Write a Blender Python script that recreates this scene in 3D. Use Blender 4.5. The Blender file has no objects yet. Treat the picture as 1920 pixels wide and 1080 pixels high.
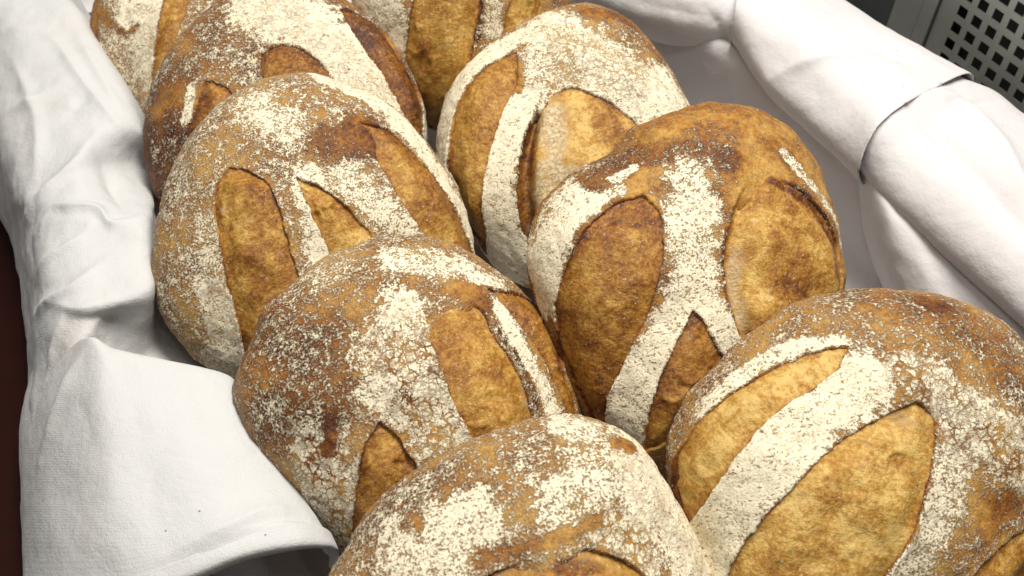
import bpy, math, random
import numpy as np
from mathutils import Matrix, Vector, Euler

sc = bpy.context.scene
C = sc.collection
rad = math.radians

# ------------------------------------------------------------------ camera, light, exposure
cam_d = bpy.data.cameras.new("camera")
cam = bpy.data.objects.new("camera", cam_d); C.objects.link(cam)
cam.location = (0, 0, 0.8); cam.rotation_euler = (rad(40), 0, 0)
cam_d.sensor_width = 36; cam_d.lens = 1844 / 1920 * 36
cam_d.clip_start = 0.02; cam_d.clip_end = 50
cam_d.dof.use_dof = True; cam_d.dof.focus_distance = 0.80; cam_d.dof.aperture_fstop = 9.0
sc.camera = cam

world = bpy.data.worlds.new("World"); sc.world = world; world.use_nodes = True
bg = world.node_tree.nodes["Background"]
bg.inputs[0].default_value = (1.0, 0.96, 0.92, 1); bg.inputs[1].default_value = 0.16

def area(name, loc, target, sx, sy, watts, col):
    d = bpy.data.lights.new(name, 'AREA'); d.shape = 'RECTANGLE'; d.size = sx; d.size_y = sy
    d.energy = watts; d.color = col
    o = bpy.data.objects.new(name, d); C.objects.link(o); o.location = loc
    o.rotation_euler = (Vector(target) - Vector(loc)).to_track_quat('-Z', 'Y').to_euler()
    return o
area("ceiling_lamp", (0.34, 0.95, 2.1), (0.05, 0.6, 0.0), 1.3, 0.55, 62, (1.0, 0.955, 0.89))
area("ceiling_lamp", (-0.25, 0.05, 2.1), (-0.05, 0.5, 0.0), 1.0, 0.30, 6, (1.0, 0.98, 0.94))
sc.view_settings.view_transform = 'Standard'; sc.view_settings.look = 'None'
sc.view_settings.exposure = 0.13; sc.view_settings.gamma = 1.0
sc.cycles.max_bounces = 6

# ------------------------------------------------------------------ traced shapes, all in metres
LOAVES = {
 'A': dict(c=[-0.3462, 0.9618, 0.1045], yaw=0.4318, tilt=30, ab=[0.1355, 0.1491], F=[0.0012, 0.0004, -0.0026, -0.0011, 0.0017, 0.001, -0.0011, -0.0009], base=(0.52, 0.2),
  scores=[
   ([[-0.0054,0.0771],[-0.0282,0.0542],[-0.0449,0.025],[-0.0562,0.0027],[-0.0688,-0.0208],[-0.0803,-0.0429],[-0.0944,-0.0751]],[[-0.0054,0.0771],[-0.0046,0.0466],[-0.0173,0.0156],[-0.0314,-0.0064],[-0.0514,-0.0308],[-0.0658,-0.0548],[-0.0848,-0.08]],{}),
  ],
  strokes=[
   ('f',[[-0.069,0.0149],[-0.0847,-0.0349],[-0.1012,-0.0609]],0.025,0.95,1),
   ('f',[[-0.1085,-0.0098],[-0.1247,-0.0392],[-0.1149,-0.0759]],0.025,0.6,1),
   ('f',[[-0.1097,0.0482],[-0.1018,0.0192],[-0.0908,0.0043],[-0.0791,0.0063]],0.005,0.1,0.8),
   ('f',[[-0.1117,0.0705],[-0.1346,0.0025]],0.0069,0.05,1),
   ('c',[[-0.0709,0.0089],[-0.1018,-0.0711]],0.0187,0.5,1),
  ]),
 'B': dict(c=[-0.232, 0.7806, 0.1217], yaw=0.3191, tilt=29, ab=[0.1434, 0.1582], F=[-0.0002, 0.0103, -0.0152, -0.0096, -0.0008, 0.0034, -0.0048, -0.0021], base=(0.42, 0.58),
  scores=[
   ([[-0.0094,0.056],[-0.0116,0.0414],[-0.0111,0.0212],[-0.0014,-0.0036],[0.0168,-0.035]],[[-0.0094,0.056],[0.0086,0.0618],[0.0298,0.0515],[0.0451,0.032],[0.0546,0.0084],[0.057,-0.0201],[0.0504,-0.0464]],{'toast':0.75}),
   ([[-0.0675,0.0434],[-0.075,0.0283],[-0.0831,0.0126],[-0.0913,0.0002],[-0.1011,-0.0179]],[[-0.0675,0.0434],[-0.0568,0.0369],[-0.0466,0.0236],[-0.0427,-0.0048],[-0.056,-0.0388]],{'toast':0.8}),
   ([[0.0769,0.0998],[0.0817,0.079],[0.0902,0.0474],[0.1011,0.015],[0.1075,-0.0139],[0.1138,-0.0442],[0.1147,-0.0747]],[[0.0769,0.0998],[0.0961,0.0968],[0.1157,0.0754],[0.1277,0.038],[0.1338,0.006],[0.1339,-0.0263],[0.1278,-0.0659]],{'toast':0.95}),
  ],
  strokes=[
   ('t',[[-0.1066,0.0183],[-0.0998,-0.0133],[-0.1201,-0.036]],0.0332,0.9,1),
   ('t',[[-0.0634,0.1031],[-0.0281,0.0872],[-0.0598,0.0346]],0.0332,0.55,1),
   ('f',[[-0.1044,0.0293],[-0.0987,-0.008],[-0.1201,-0.036]],0.0305,0.3,1),
   ('f',[[0.0073,0.1061],[0.0474,0.0707],[0.0742,0.0272],[0.0949,-0.0087],[0.1116,-0.0524]],0.0288,1,1),
   ('c',[[0.0073,0.1061],[0.0949,-0.0087]],0.0277,0.35,1),
   ('f',[[-0.0792,0.0389],[-0.091,0.0083]],0.0044,0.85,0.9),
   ('f',[[-0.0293,0.0552],[-0.044,0.0356]],0.0277,0.5,1),
   ('f',[[-0.1341,0.0243],[-0.143,-0.0261]],0.0083,0.03,1),
   ('t',[[-0.0903,0.0168],[-0.1149,0.0356]],0.0166,0.6,1),
  ]),
 'C': dict(c=[-0.1783, 0.6145, 0.1314], yaw=0.4616, tilt=33, ab=[0.1435, 0.1587], F=[0.0061, -0.0113, -0.0294, -0.0103, 0.0142, 0.0009, -0.0038, -0.0044], base=(0.51, 0.24),
  scores=[
   ([[-0.0552,0.0746],[-0.0688,0.0653],[-0.0784,0.0462],[-0.0861,0.0143],[-0.0923,-0.0214],[-0.0949,-0.0528],[-0.0971,-0.0748],[-0.0942,-0.1074]],[[-0.0552,0.0746],[-0.0401,0.0647],[-0.0305,0.0464],[-0.0297,0.0234],[-0.0325,-0.0026],[-0.0345,-0.0305],[-0.0372,-0.053],[-0.0615,-0.1082]],{'toast':0.42}),
   ([[-0.0083,0.0456],[-0.0075,0.0202],[-0.0061,-0.0072],[-0.0037,-0.0323],[-0.001,-0.0571]],[[-0.0083,0.0456],[0.0081,0.03],[0.0201,0.011],[0.0292,-0.0094],[0.0349,-0.0262],[0.0292,-0.0676]],{'toast':0.2}),
   ([[0.0616,0.0795],[0.0691,0.0606],[0.0639,0.0386],[0.0672,0.0167],[0.072,-0.01],[0.0795,-0.0331],[0.0875,-0.0661],[0.0942,-0.0965]],[[0.0616,0.0795],[0.0885,0.0652],[0.103,0.0418],[0.1159,0.0126],[0.1235,-0.0176],[0.1271,-0.0435],[0.1276,-0.0632],[0.1147,-0.0977]],{'toast':0.48}),
  ],
  strokes=[
   ('f',[[0.0531,0.1408],[0.0895,0.1021],[0.1111,0.0575],[0.1224,0.0151],[0.1279,-0.023],[0.132,-0.0582]],0.0074,1,1),
   ('f',[[-0.015,0.1206],[-0.0019,0.0914]],0.0187,0.8,1),
   ('f',[[0.0039,0.044],[-0.0033,0.0064],[-0.0095,-0.0351]],0.0108,0.85,1),
   ('f',[[0.034,0.0342],[0.0497,-0.0012],[0.0654,-0.0258]],0.0167,0.75,1),
   ('f',[[-0.1003,-0.018],[-0.1044,-0.0533],[-0.1156,-0.0755]],0.0157,0.85,1),
   ('f',[[-0.0899,0.036],[-0.0962,-0.0008]],0.0118,0.65,1),
   ('t',[[0.03,0.0615],[0.0591,0.0588]],0.0221,0.7,1),
   ('f',[[0.0319,0.0663],[0.061,0.0636]],0.0187,0.3,1),
   ('t',[[-0.0189,0.084],[-0.0341,0.0684]],0.0197,0.45,1),
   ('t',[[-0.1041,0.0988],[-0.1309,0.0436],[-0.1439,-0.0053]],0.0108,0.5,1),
   ('c',[[-0.0973,-0.0287],[-0.1104,-0.0688]],0.0197,0.5,1),
   ('r',[[-0.0752,0.0395],[-0.0683,0.051],[-0.0576,0.055],[-0.0458,0.0515],[-0.0388,0.0404],[-0.0375,0.0263],[-0.039,0.0147]],0.0025,0.0018,1),
   ('t',[[-0.0713,-0.0017],[-0.0714,-0.0581]],0.0128,0.6,0.6),
   ('f',[[0.0714,0.0755],[0.0548,0.0793],[0.0652,0.049]],0.0079,0.05,1),
  ]),
 'D': dict(c=[-0.0768, 0.4462, 0.1234], yaw=0.4381, tilt=31, ab=[0.1321, 0.1426], F=[-0.0007, -0.03, -0.0123, 0.0044, -0.0087, -0.0124, 0.0067, 0.0156], base=(0.44, 0.25),
  scores=[
   ([[0.0396,0.0637],[0.0217,0.0559],[0.0162,0.0445],[0.0134,0.0279],[0.0122,0.0026],[0.013,-0.0231],[0.0169,-0.0456],[0.0243,-0.0779]],[[0.0396,0.0637],[0.0623,0.051],[0.0654,0.021],[0.0705,-0.0006],[0.071,-0.0227],[0.0711,-0.0466],[0.0699,-0.07],[0.0621,-0.093]],{'toast':0.33,'soft':0.025}),
   ([[0.0762,0.0634],[0.0878,0.0352],[0.0957,0.0099],[0.1006,-0.0187],[0.1021,-0.0495],[0.0996,-0.0762]],[[0.0762,0.0634],[0.1197,0.0465],[0.1234,0.013],[0.1172,-0.0183],[0.1155,-0.0451],[0.1076,-0.0698]],{'toast':0.6}),
   ([[-0.0429,-0.0065],[-0.0571,-0.0166],[-0.0716,-0.0396],[-0.0849,-0.0655],[-0.0951,-0.092]],[[-0.0429,-0.0065],[-0.0352,-0.0191],[-0.0315,-0.035],[-0.0293,-0.0524],[-0.0406,-0.0939]],{'toast':0.55}),
  ],
  strokes=[
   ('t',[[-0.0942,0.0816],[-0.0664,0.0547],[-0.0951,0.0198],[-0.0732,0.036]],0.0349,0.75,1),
   ('f',[[-0.0942,0.0816],[-0.0664,0.0547],[-0.0951,0.0198]],0.0349,0.44,1),
   ('f',[[0.0156,0.1116],[0.0498,0.095],[0.0868,0.0676]],0.0131,0.8,1),
   ('f',[[-0.0,0.0593],[-0.0137,0.0295],[-0.0127,-0.0007],[0.0014,-0.0313]],0.0192,1,1),
   ('f',[[-0.0291,0.044],[-0.0368,0.0128]],0.0175,0.75,1),
   ('c',[[-0.0061,0.0439],[-0.0127,-0.0007],[0.0,-0.0349]],0.0262,1,1),
   ('f',[[-0.0911,-0.0151],[-0.0928,-0.0436],[-0.099,-0.0754]],0.0175,1,1),
   ('c',[[-0.0911,-0.0151],[-0.099,-0.0754]],0.0218,1,1),
   ('f',[[0.08,0.0459],[0.0831,0.0156],[0.0874,-0.0126],[0.09,-0.0488]],0.0052,0.95,1),
   ('f',[[-0.0757,0.0117],[-0.0822,-0.0126]],0.0057,0.03,1),
   ('t',[[-0.0757,0.0117],[-0.0822,-0.0126]],0.0061,0.7,1),
   ('f',[[0.0558,0.068],[0.0646,0.0559]],0.0114,0.08,1),
   ('f',[[-0.0209,0.1292],[-0.0431,0.1173]],0.0131,0.6,1),
   ('p',[[0.0744,0.0296],[0.076,-0.0112],[0.0728,-0.0364]],0.0044,0.7,1),
   ('t',[[0.0699,0.0309],[0.0777,-0.0073],[0.0764,-0.0376]],0.0031,1,0.9),
   ('r',[[-0.0838,0.1033]],0.0148,0.0075,1),
   ('r',[[0.0296,-0.0145],[0.0429,-0.0151],[0.0536,-0.0232],[0.0548,-0.0344],[0.0429,-0.0386]],0.0022,0.0015,1),
  ]),
 'E': dict(c=[0.0092, 0.2727, 0.1238], yaw=0.265, tilt=30, ab=[0.1392, 0.1276], F=[0.0179, 0.017, -0.0512, -0.0013, 0.0026, -0.0185, -0.0089, -0.0217], base=(0.48, 0.18),
  scores=[
   ([[0.0148,0.0411],[-0.0138,0.0392],[-0.0325,0.0338],[-0.0425,0.0204],[-0.0403,0.0003]],[[0.0148,0.0411],[0.0426,0.0362],[0.0624,0.0241],[0.0776,0.0079],[0.0836,-0.0128],[0.0745,-0.0307]],{'toast':0.2,'deep':0.001,'soft':0.035}),
  ],
  strokes=[
   ('f',[[0.0894,0.0851],[0.1032,0.0558],[0.1137,0.0309],[0.1177,0.0043]],0.0188,0.97,1),
   ('c',[[0.0851,0.0861],[0.115,0.0052]],0.0113,0.35,1),
   ('f',[[0.0535,0.0472],[0.0701,0.0359],[0.0805,0.0226]],0.0105,1,1),
   ('c',[[0.0535,0.0472],[0.0805,0.0226]],0.0128,1,1),
   ('f',[[-0.0449,0.0671],[-0.0247,0.0709]],0.0135,0.85,1),
   ('f',[[-0.0744,0.06],[-0.0532,0.0474]],0.0188,0.8,1),
   ('f',[[0.0318,0.0628],[0.0548,0.0748]],0.0226,0.72,1),
   ('f',[[0.0822,0.0982],[0.094,0.0926]],0.006,0.03,1),
   ('f',[[0.0525,0.1166],[0.0692,0.108]],0.0098,0.8,1),
   ('f',[[-0.0293,0.0469],[0.0059,0.0479],[0.0349,0.0484],[0.0496,0.0533]],0.006,0.15,0.8),
   ('t',[[-0.0684,0.0857],[-0.0346,0.0922],[-0.0927,0.0735]],0.0226,0.5,1),
   ('p',[[-0.0149,0.0352],[0.0207,0.0366],[0.0541,0.0229]],0.006,0.4,1),
   ('t',[[0.0192,0.0313],[0.0431,0.0241]],0.0053,0.9,1),
  ]),
 'F': dict(c=[-0.055, 0.935, 0.173], yaw=0.0524, tilt=58, ab=[0.12, 0.145], F=[0.0, 0.0, 0.0, 0.0, 0.0, 0.0, 0.0, 0.0], base=(0.4, 0.2),
  scores=[
   ([[-0.0394,0.0378],[-0.0488,0.0068],[-0.0563,-0.025],[-0.0619,-0.0553],[-0.0665,-0.0936],[-0.0529,-0.1277]],[[-0.0394,0.0378],[0.0093,0.0364],[0.0206,0.0049],[0.0139,-0.0267],[0.0086,-0.0482],[0.0029,-0.0937],[-0.0149,-0.1417]],{'toast':0.15}),
   ([[0.0612,0.0298],[0.0509,0.0039],[0.0447,-0.0171],[0.0395,-0.044],[0.0358,-0.0835]],[[0.0612,0.0298],[0.0806,0.0133],[0.0812,-0.0135],[0.0739,-0.0405],[0.062,-0.0855]],{'toast':0.15}),
  ],
  strokes=[
   ('f',[[-0.098,0.0075],[-0.0857,-0.025],[-0.0762,-0.0526]],0.0246,0.9,1),
   ('f',[[0.0328,0.0098],[0.0316,-0.0273]],0.0088,0.7,1),
   ('t',[[0.0217,0.0049],[0.0148,-0.0321]],0.0035,1,1),
   ('t',[[-0.038,-0.0361],[-0.0486,-0.1054]],0.007,0.6,0.8),
  ]),
 'G': dict(c=[0.0621, 0.7735, 0.103], yaw=0.1862, tilt=28, ab=[0.1378, 0.1555], F=[-0.0027, 0.0139, -0.0239, -0.0043, 0.0033, -0.0102, 0.0042, 0.0009], base=(0.44, 0.2),
  scores=[
   ([[-0.0483,0.0923],[-0.0718,0.0886],[-0.0917,0.0754],[-0.1114,0.0528],[-0.1239,0.0272],[-0.1309,0.0017],[-0.134,-0.0279],[-0.1279,-0.0617]],[[-0.0483,0.0923],[-0.0511,0.0682],[-0.0606,0.045],[-0.076,0.0221],[-0.0896,-0.005],[-0.0995,-0.0339],[-0.1055,-0.0668],[-0.1048,-0.1009]],{'toast':0.35}),
   ([[-0.0417,0.0257],[-0.0532,0.0038],[-0.0628,-0.0171],[-0.0693,-0.0395],[-0.0738,-0.0714],[-0.0707,-0.1007],[-0.0649,-0.1325]],[[-0.0417,0.0257],[-0.0075,0.0391],[0.0166,0.0246],[0.04,0.0048],[0.0536,-0.0144],[0.0479,-0.0588],[0.0132,-0.1152]],{'toast':0.05,'chan':0.015,'soft':0.02}),
  ],
  strokes=[
   ('f',[[-0.0203,0.1182],[-0.0723,0.0998],[-0.1026,0.0734],[-0.1233,0.0439],[-0.1378,-0.0034]],0.0089,0.95,1),
   ('f',[[-0.0034,0.0976],[0.0186,0.074],[0.049,0.0348],[0.0867,0.0178]],0.0313,0.9,1),
   ('c',[[0.0079,0.0752],[0.0504,0.0408]],0.0308,0.7,1),
   ('f',[[-0.0307,0.0696],[-0.0128,0.0531]],0.0224,0.72,1),
   ('f',[[-0.0506,0.0337],[-0.0779,-0.0055],[-0.0892,-0.0471],[-0.0907,-0.086],[-0.0818,-0.1212]],0.0157,0.95,1),
   ('t',[[0.0281,0.1327],[0.0791,0.1185],[0.1094,0.077]],0.0145,0.6,1),
   ('f',[[0.0339,0.1325],[0.0791,0.1185]],0.0089,0.25,1),
   ('p',[[-0.0283,0.0121],[-0.0368,-0.0485],[-0.0494,-0.096]],0.0145,1.3,1),
   ('t',[[-0.0525,0.0023],[-0.0638,-0.0434],[-0.0673,-0.0923]],0.0095,1,1),  # full browning along the slit, also painting in the shade of the deep cut
   ('t',[[0.0214,0.0079],[0.0271,-0.02]],0.0134,0.5,1),
   ('f',[[-0.0533,0.0756],[-0.0565,0.0502]],0.0067,0.1,1),
   ('r',[[-0.0586,0.0835],[-0.0557,0.063],[-0.0555,0.0501],[-0.0363,0.0406],[-0.0155,0.0388]],0.0022,-0.002,1),
  ]),
 'H': dict(c=[0.1558, 0.5478, 0.1503], yaw=0.4157, tilt=36, ab=[0.1443, 0.1536], F=[0.0065, 0.0836, 0.019, 0.0363, -0.0487, -0.0263, 0.0065, 0.017], base=(0.26, 0.15),
  scores=[
   ([[-0.0415,0.0848],[-0.0667,0.083],[-0.0878,0.0744],[-0.108,0.0592],[-0.1239,0.0388],[-0.1314,0.02],[-0.1322,-0.0062],[-0.131,-0.0389],[-0.1312,-0.0758]],[[-0.0415,0.0848],[-0.0368,0.0646],[-0.0476,0.0359],[-0.0593,0.0135],[-0.0774,-0.0106],[-0.0951,-0.0304],[-0.112,-0.0507],[-0.1207,-0.07],[-0.1286,-0.0905]],{'toast':0.6}),
   ([[0.0674,0.085],[0.0382,0.0636],[0.0127,0.0388],[-0.0032,0.0123],[-0.0108,-0.0119],[-0.0124,-0.0378],[-0.01,-0.0562],[-0.0034,-0.0805]],[[0.0674,0.085],[0.0789,0.0598],[0.0975,0.0341],[0.1091,0.0083],[0.1112,-0.0199],[0.1006,-0.0498],[0.0785,-0.0805],[0.0388,-0.095]],{'toast':0.25,'chan':0.006,'soft':0.06}),
   ([[-0.0414,-0.0156],[-0.0546,-0.0277],[-0.0731,-0.0473],[-0.0928,-0.0754],[-0.1052,-0.1115]],[[-0.0414,-0.0156],[-0.0369,-0.0264],[-0.0333,-0.0438],[-0.029,-0.0629],[-0.0325,-0.0969]],{'toast':0.6}),
  ],
  strokes=[
   ('f',[[0.0183,0.1408],[0.0586,0.1296],[0.085,0.0964],[0.0668,0.0701],[0.0327,0.0465]],0.0166,0.2,1),
   ('f',[[-0.0592,0.11],[-0.0915,0.0914],[-0.114,0.0767],[-0.1331,0.0532],[-0.1356,0.0269]],0.0111,0.97,1),
   ('f',[[-0.0718,0.1041],[-0.0563,0.0942]],0.0065,0.8,1),
   ('t',[[-0.0747,0.1058],[-0.0335,0.1157],[0.0058,0.107],[0.0361,0.0837]],0.0129,0.85,0.85),
   ('f',[[-0.0686,0.1087],[-0.0335,0.1157],[0.0075,0.1093],[0.0397,0.0852]],0.0101,0.34,1),
   ('f',[[-0.0544,0.1045],[-0.0333,0.1095]],0.0028,1,0.8),
   ('f',[[-0.0039,0.0821],[-0.0158,0.0481],[-0.0292,0.0164],[-0.0399,-0.0065]],0.023,0.78,1),
   ('t',[[-0.0093,0.0891],[-0.0215,0.0835]],0.012,0.6,1),
   ('f',[[-0.0535,-0.017],[-0.0813,-0.0378],[-0.1042,-0.0647],[-0.1178,-0.0936]],0.0129,0.9,1),
   ('f',[[-0.0288,-0.0102],[-0.024,-0.0361],[-0.0143,-0.0635]],0.0092,0.9,1),
   ('f',[[0.0921,0.0793],[0.1096,0.0412],[0.1233,0.0012],[0.1285,-0.036]],0.0051,0.75,0.9),
   ('p',[[0.0119,0.0165],[0.0001,-0.0066],[-0.0045,-0.0404]],0.0051,0.9,1),
   ('r',[[-0.0045,0.1401]],0.012,0.004,1),
   ('t',[[0.0093,0.0353],[-0.0052,0.0085],[-0.0124,-0.0246],[-0.0107,-0.0538]],0.0028,1,1),
   ('t',[[0.0668,0.0604],[0.0922,0.0376],[0.1035,0.0048],[0.0978,-0.0308]],0.0055,1,1),
   ('t',[[0.055,0.0125],[0.0451,-0.0253]],0.0184,0.6,1),
   ('t',[[-0.0647,0.0511],[-0.0896,0.0289]],0.0203,0.5,1),
   ('r',[[-0.0801,0.0687],[-0.0729,0.0707],[-0.0634,0.0636],[-0.0554,0.0523]],0.0023,-0.002,1),
   ('f',[[0.0499,0.0846],[0.0366,0.0547]],0.0092,0.05,1),
  ]),
 'I': dict(c=[0.2664, 0.3746, 0.1316], yaw=0.2674, tilt=30, ab=[0.1583, 0.1432], F=[0.0134, 0.073, 0.0069, 0.0104, -0.0204, 0.0088, 0.0178, 0.0324], base=(0.45, 0.22),
  scores=[
   ([[-0.0103,0.0944],[-0.0263,0.0982],[-0.0469,0.0975],[-0.0727,0.0909],[-0.0975,0.0832],[-0.1195,0.0709],[-0.1383,0.0561],[-0.1498,0.0393],[-0.1527,0.02]],[[-0.0103,0.0944],[-0.0248,0.0823],[-0.0461,0.0738],[-0.0687,0.0652],[-0.0935,0.052],[-0.1124,0.0357],[-0.1303,0.0184],[-0.1443,0.0039],[-0.1492,-0.0019]],{'toast':0.1}),
   ([[0.02,0.0471],[-0.004,0.0438],[-0.0309,0.0367],[-0.057,0.0279],[-0.0805,0.0131],[-0.1005,-0.0006],[-0.117,-0.0154],[-0.1339,-0.0382],[-0.1444,-0.0701]],[[0.02,0.0471],[0.03,0.0321],[0.0208,0.0096],[0.011,-0.0067],[-0.0068,-0.0319],[-0.0236,-0.0498],[-0.038,-0.0627],[-0.0646,-0.0876]],{'toast':0.05}),
   ([[0.1284,-0.0531],[0.0818,-0.0575],[0.05,-0.0649],[0.0269,-0.0769],[0.0087,-0.0961]],[[0.1284,-0.0531],[0.1153,-0.0745],[0.0886,-0.088],[0.0673,-0.1014],[0.0377,-0.1128]],{'toast':0.35}),
  ],
  strokes=[
   ('f',[[-0.0114,0.07],[-0.0453,0.0586],[-0.0773,0.0433],[-0.1055,0.0246],[-0.1309,-0.0014],[-0.1462,-0.031]],0.0171,0.97,1),
   ('f',[[-0.0119,0.0999],[-0.0386,0.1054],[-0.0814,0.0937],[-0.118,0.0746]],0.0045,0.85,1),
   ('f',[[0.017,0.0682],[0.0386,0.0586],[0.0437,0.0504]],0.0098,1,1),
   ('c',[[0.017,0.0682],[0.0437,0.0504]],0.0139,1,1),
   ('f',[[0.0505,0.0256],[0.0733,0.0109],[0.0836,-0.0125]],0.018,1,1),
   ('c',[[0.0505,0.0256],[0.0836,-0.0125]],0.0245,1,1),
   ('f',[[0.0343,0.0065],[0.0234,-0.0134],[0.001,-0.0412],[-0.0198,-0.0599]],0.0163,0.72,1),
   ('t',[[0.0321,0.1261],[0.0735,0.1033],[0.1023,0.0712],[0.1094,0.0407]],0.0204,0.6,1),
   ('f',[[0.0358,0.1251],[0.0803,0.0928],[0.1037,0.0582]],0.018,0.42,1),
   ('f',[[0.0713,0.1123],[0.0828,0.1065]],0.0073,0.05,1),
   ('f',[[0.0688,-0.0357],[0.0506,-0.0462]],0.0122,0.1,1),
   ('r',[[-0.0724,-0.0272],[-0.069,-0.0344],[-0.0571,-0.0372]],0.0016,0.0015,1),
   ('r',[[-0.0463,0.0069],[-0.0351,0.0005],[-0.0359,-0.0084]],0.002,0.001,1),
   ('p',[[-0.0005,0.0372],[0.0191,0.0289]],0.0065,0.5,1),
  ]),
}
DRAPE = [
  [(-0.9437,1.1935,-0.0040),(-0.9565,1.1856,0.0100),(-0.8577,1.1348,0.0600),(-0.7456,1.0657,0.1200),(-0.6688,1.0526,0.1500),(-0.6145,1.0677,0.1550),(-0.5815,1.0998,0.1500),(-0.5714,1.1062,0.1000),(-0.5561,1.1157,0.0120)],
  [(-0.8388,1.1192,-0.0040),(-0.8515,1.1112,0.0100),(-0.7799,1.0636,0.0600),(-0.6810,0.9986,0.1200),(-0.6199,0.9861,0.1500),(-0.5738,1.0109,0.1550),(-0.5410,1.0299,0.1500),(-0.5308,1.0362,0.1000),(-0.5155,1.0458,0.0120)],
  [(-0.7478,1.0499,-0.0040),(-0.7605,1.0420,0.0100),(-0.7049,1.0079,0.0600),(-0.6282,0.9565,0.1200),(-0.5719,0.9342,0.1500),(-0.5323,0.9472,0.1550),(-0.5057,0.9755,0.1500),(-0.4956,0.9818,0.1000),(-0.4803,0.9914,0.0120)],
  [(-0.6709,0.9343,-0.0040),(-0.6837,0.9264,0.0100),(-0.6349,0.8865,0.0600),(-0.5642,0.8411,0.1200),(-0.5035,0.8302,0.1500),(-0.4630,0.8435,0.1570),(-0.4243,0.8482,0.1500),(-0.4141,0.8545,0.1000),(-0.3988,0.8641,0.0120)],
  [(-0.6100,0.8493,-0.0040),(-0.6227,0.8414,0.0100),(-0.5810,0.8052,0.0600),(-0.5057,0.7448,0.1300),(-0.4545,0.7438,0.1520),(-0.4123,0.7512,0.1580),(-0.3778,0.7632,0.1450),(-0.3676,0.7695,0.0950),(-0.3523,0.7791,0.0120)],
  [(-0.5655,0.7800,-0.0040),(-0.5782,0.7721,0.0100),(-0.5366,0.7350,0.0600),(-0.4741,0.6799,0.1300),(-0.4294,0.6781,0.1530),(-0.4025,0.6908,0.1500),(-0.3789,0.7500,0.0920),(-0.3760,0.7554,0.0500),(-0.3535,0.7659,0.0120)],
  [(-0.5337,0.7378,-0.0040),(-0.5465,0.7298,0.0100),(-0.5140,0.7001,0.0600),(-0.4535,0.6499,0.1350),(-0.4085,0.6322,0.1600),(-0.3747,0.6308,0.1580),(-0.3344,0.6317,0.1480),(-0.3567,0.6923,0.0800),(-0.3090,0.6476,0.0120)],
  [(-0.5094,0.6893,-0.0040),(-0.5221,0.6814,0.0100),(-0.4898,0.6488,0.0600),(-0.4346,0.5986,0.1320),(-0.3968,0.5852,0.1540),(-0.3573,0.5825,0.1570),(-0.3231,0.5825,0.1500),(-0.3129,0.5888,0.1000),(-0.2977,0.5984,0.0120)],
  [(-0.4904,0.6422,-0.0040),(-0.5031,0.6342,0.0100),(-0.4703,0.6007,0.0600),(-0.4124,0.5483,0.1320),(-0.3685,0.5240,0.1580),(-0.3378,0.5269,0.1580),(-0.3099,0.5406,0.1500),(-0.3243,0.5663,0.1100),(-0.3299,0.5967,0.0400)],
  [(-0.4741,0.6010,-0.0040),(-0.4868,0.5931,0.0100),(-0.4569,0.5650,0.0600),(-0.4045,0.5202,0.1300),(-0.3615,0.5058,0.1500),(-0.3428,0.5221,0.1350),(-0.3271,0.5195,0.1080),(-0.3142,0.5443,0.0750),(-0.2972,0.5533,0.0200)],
  [(-0.4556,0.5494,-0.0040),(-0.4683,0.5414,0.0100),(-0.4395,0.5189,0.0600),(-0.4041,0.4951,0.1100),(-0.3617,0.4789,0.1400),(-0.3469,0.4907,0.1200),(-0.3280,0.4979,0.0900),(-0.2934,0.5107,0.0800),(-0.2632,0.5224,0.0200)],
  [(-0.4437,0.4895,-0.0040),(-0.4564,0.4816,0.0100),(-0.4320,0.4682,0.0500),(-0.4033,0.4538,0.0900),(-0.3559,0.4346,0.1200),(-0.3381,0.4422,0.1000),(-0.3145,0.4495,0.0800),(-0.2904,0.4619,0.0600),(-0.2381,0.4642,0.0200)],
  [(-0.4118,0.3931,-0.0040),(-0.4245,0.3852,0.0100),(-0.4057,0.3802,0.0400),(-0.3766,0.3695,0.0800),(-0.3370,0.3593,0.1000),(-0.3123,0.3644,0.0900),(-0.2947,0.3798,0.0600),(-0.2496,0.3849,0.0500),(-0.2040,0.4003,0.0200)],
]
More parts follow.
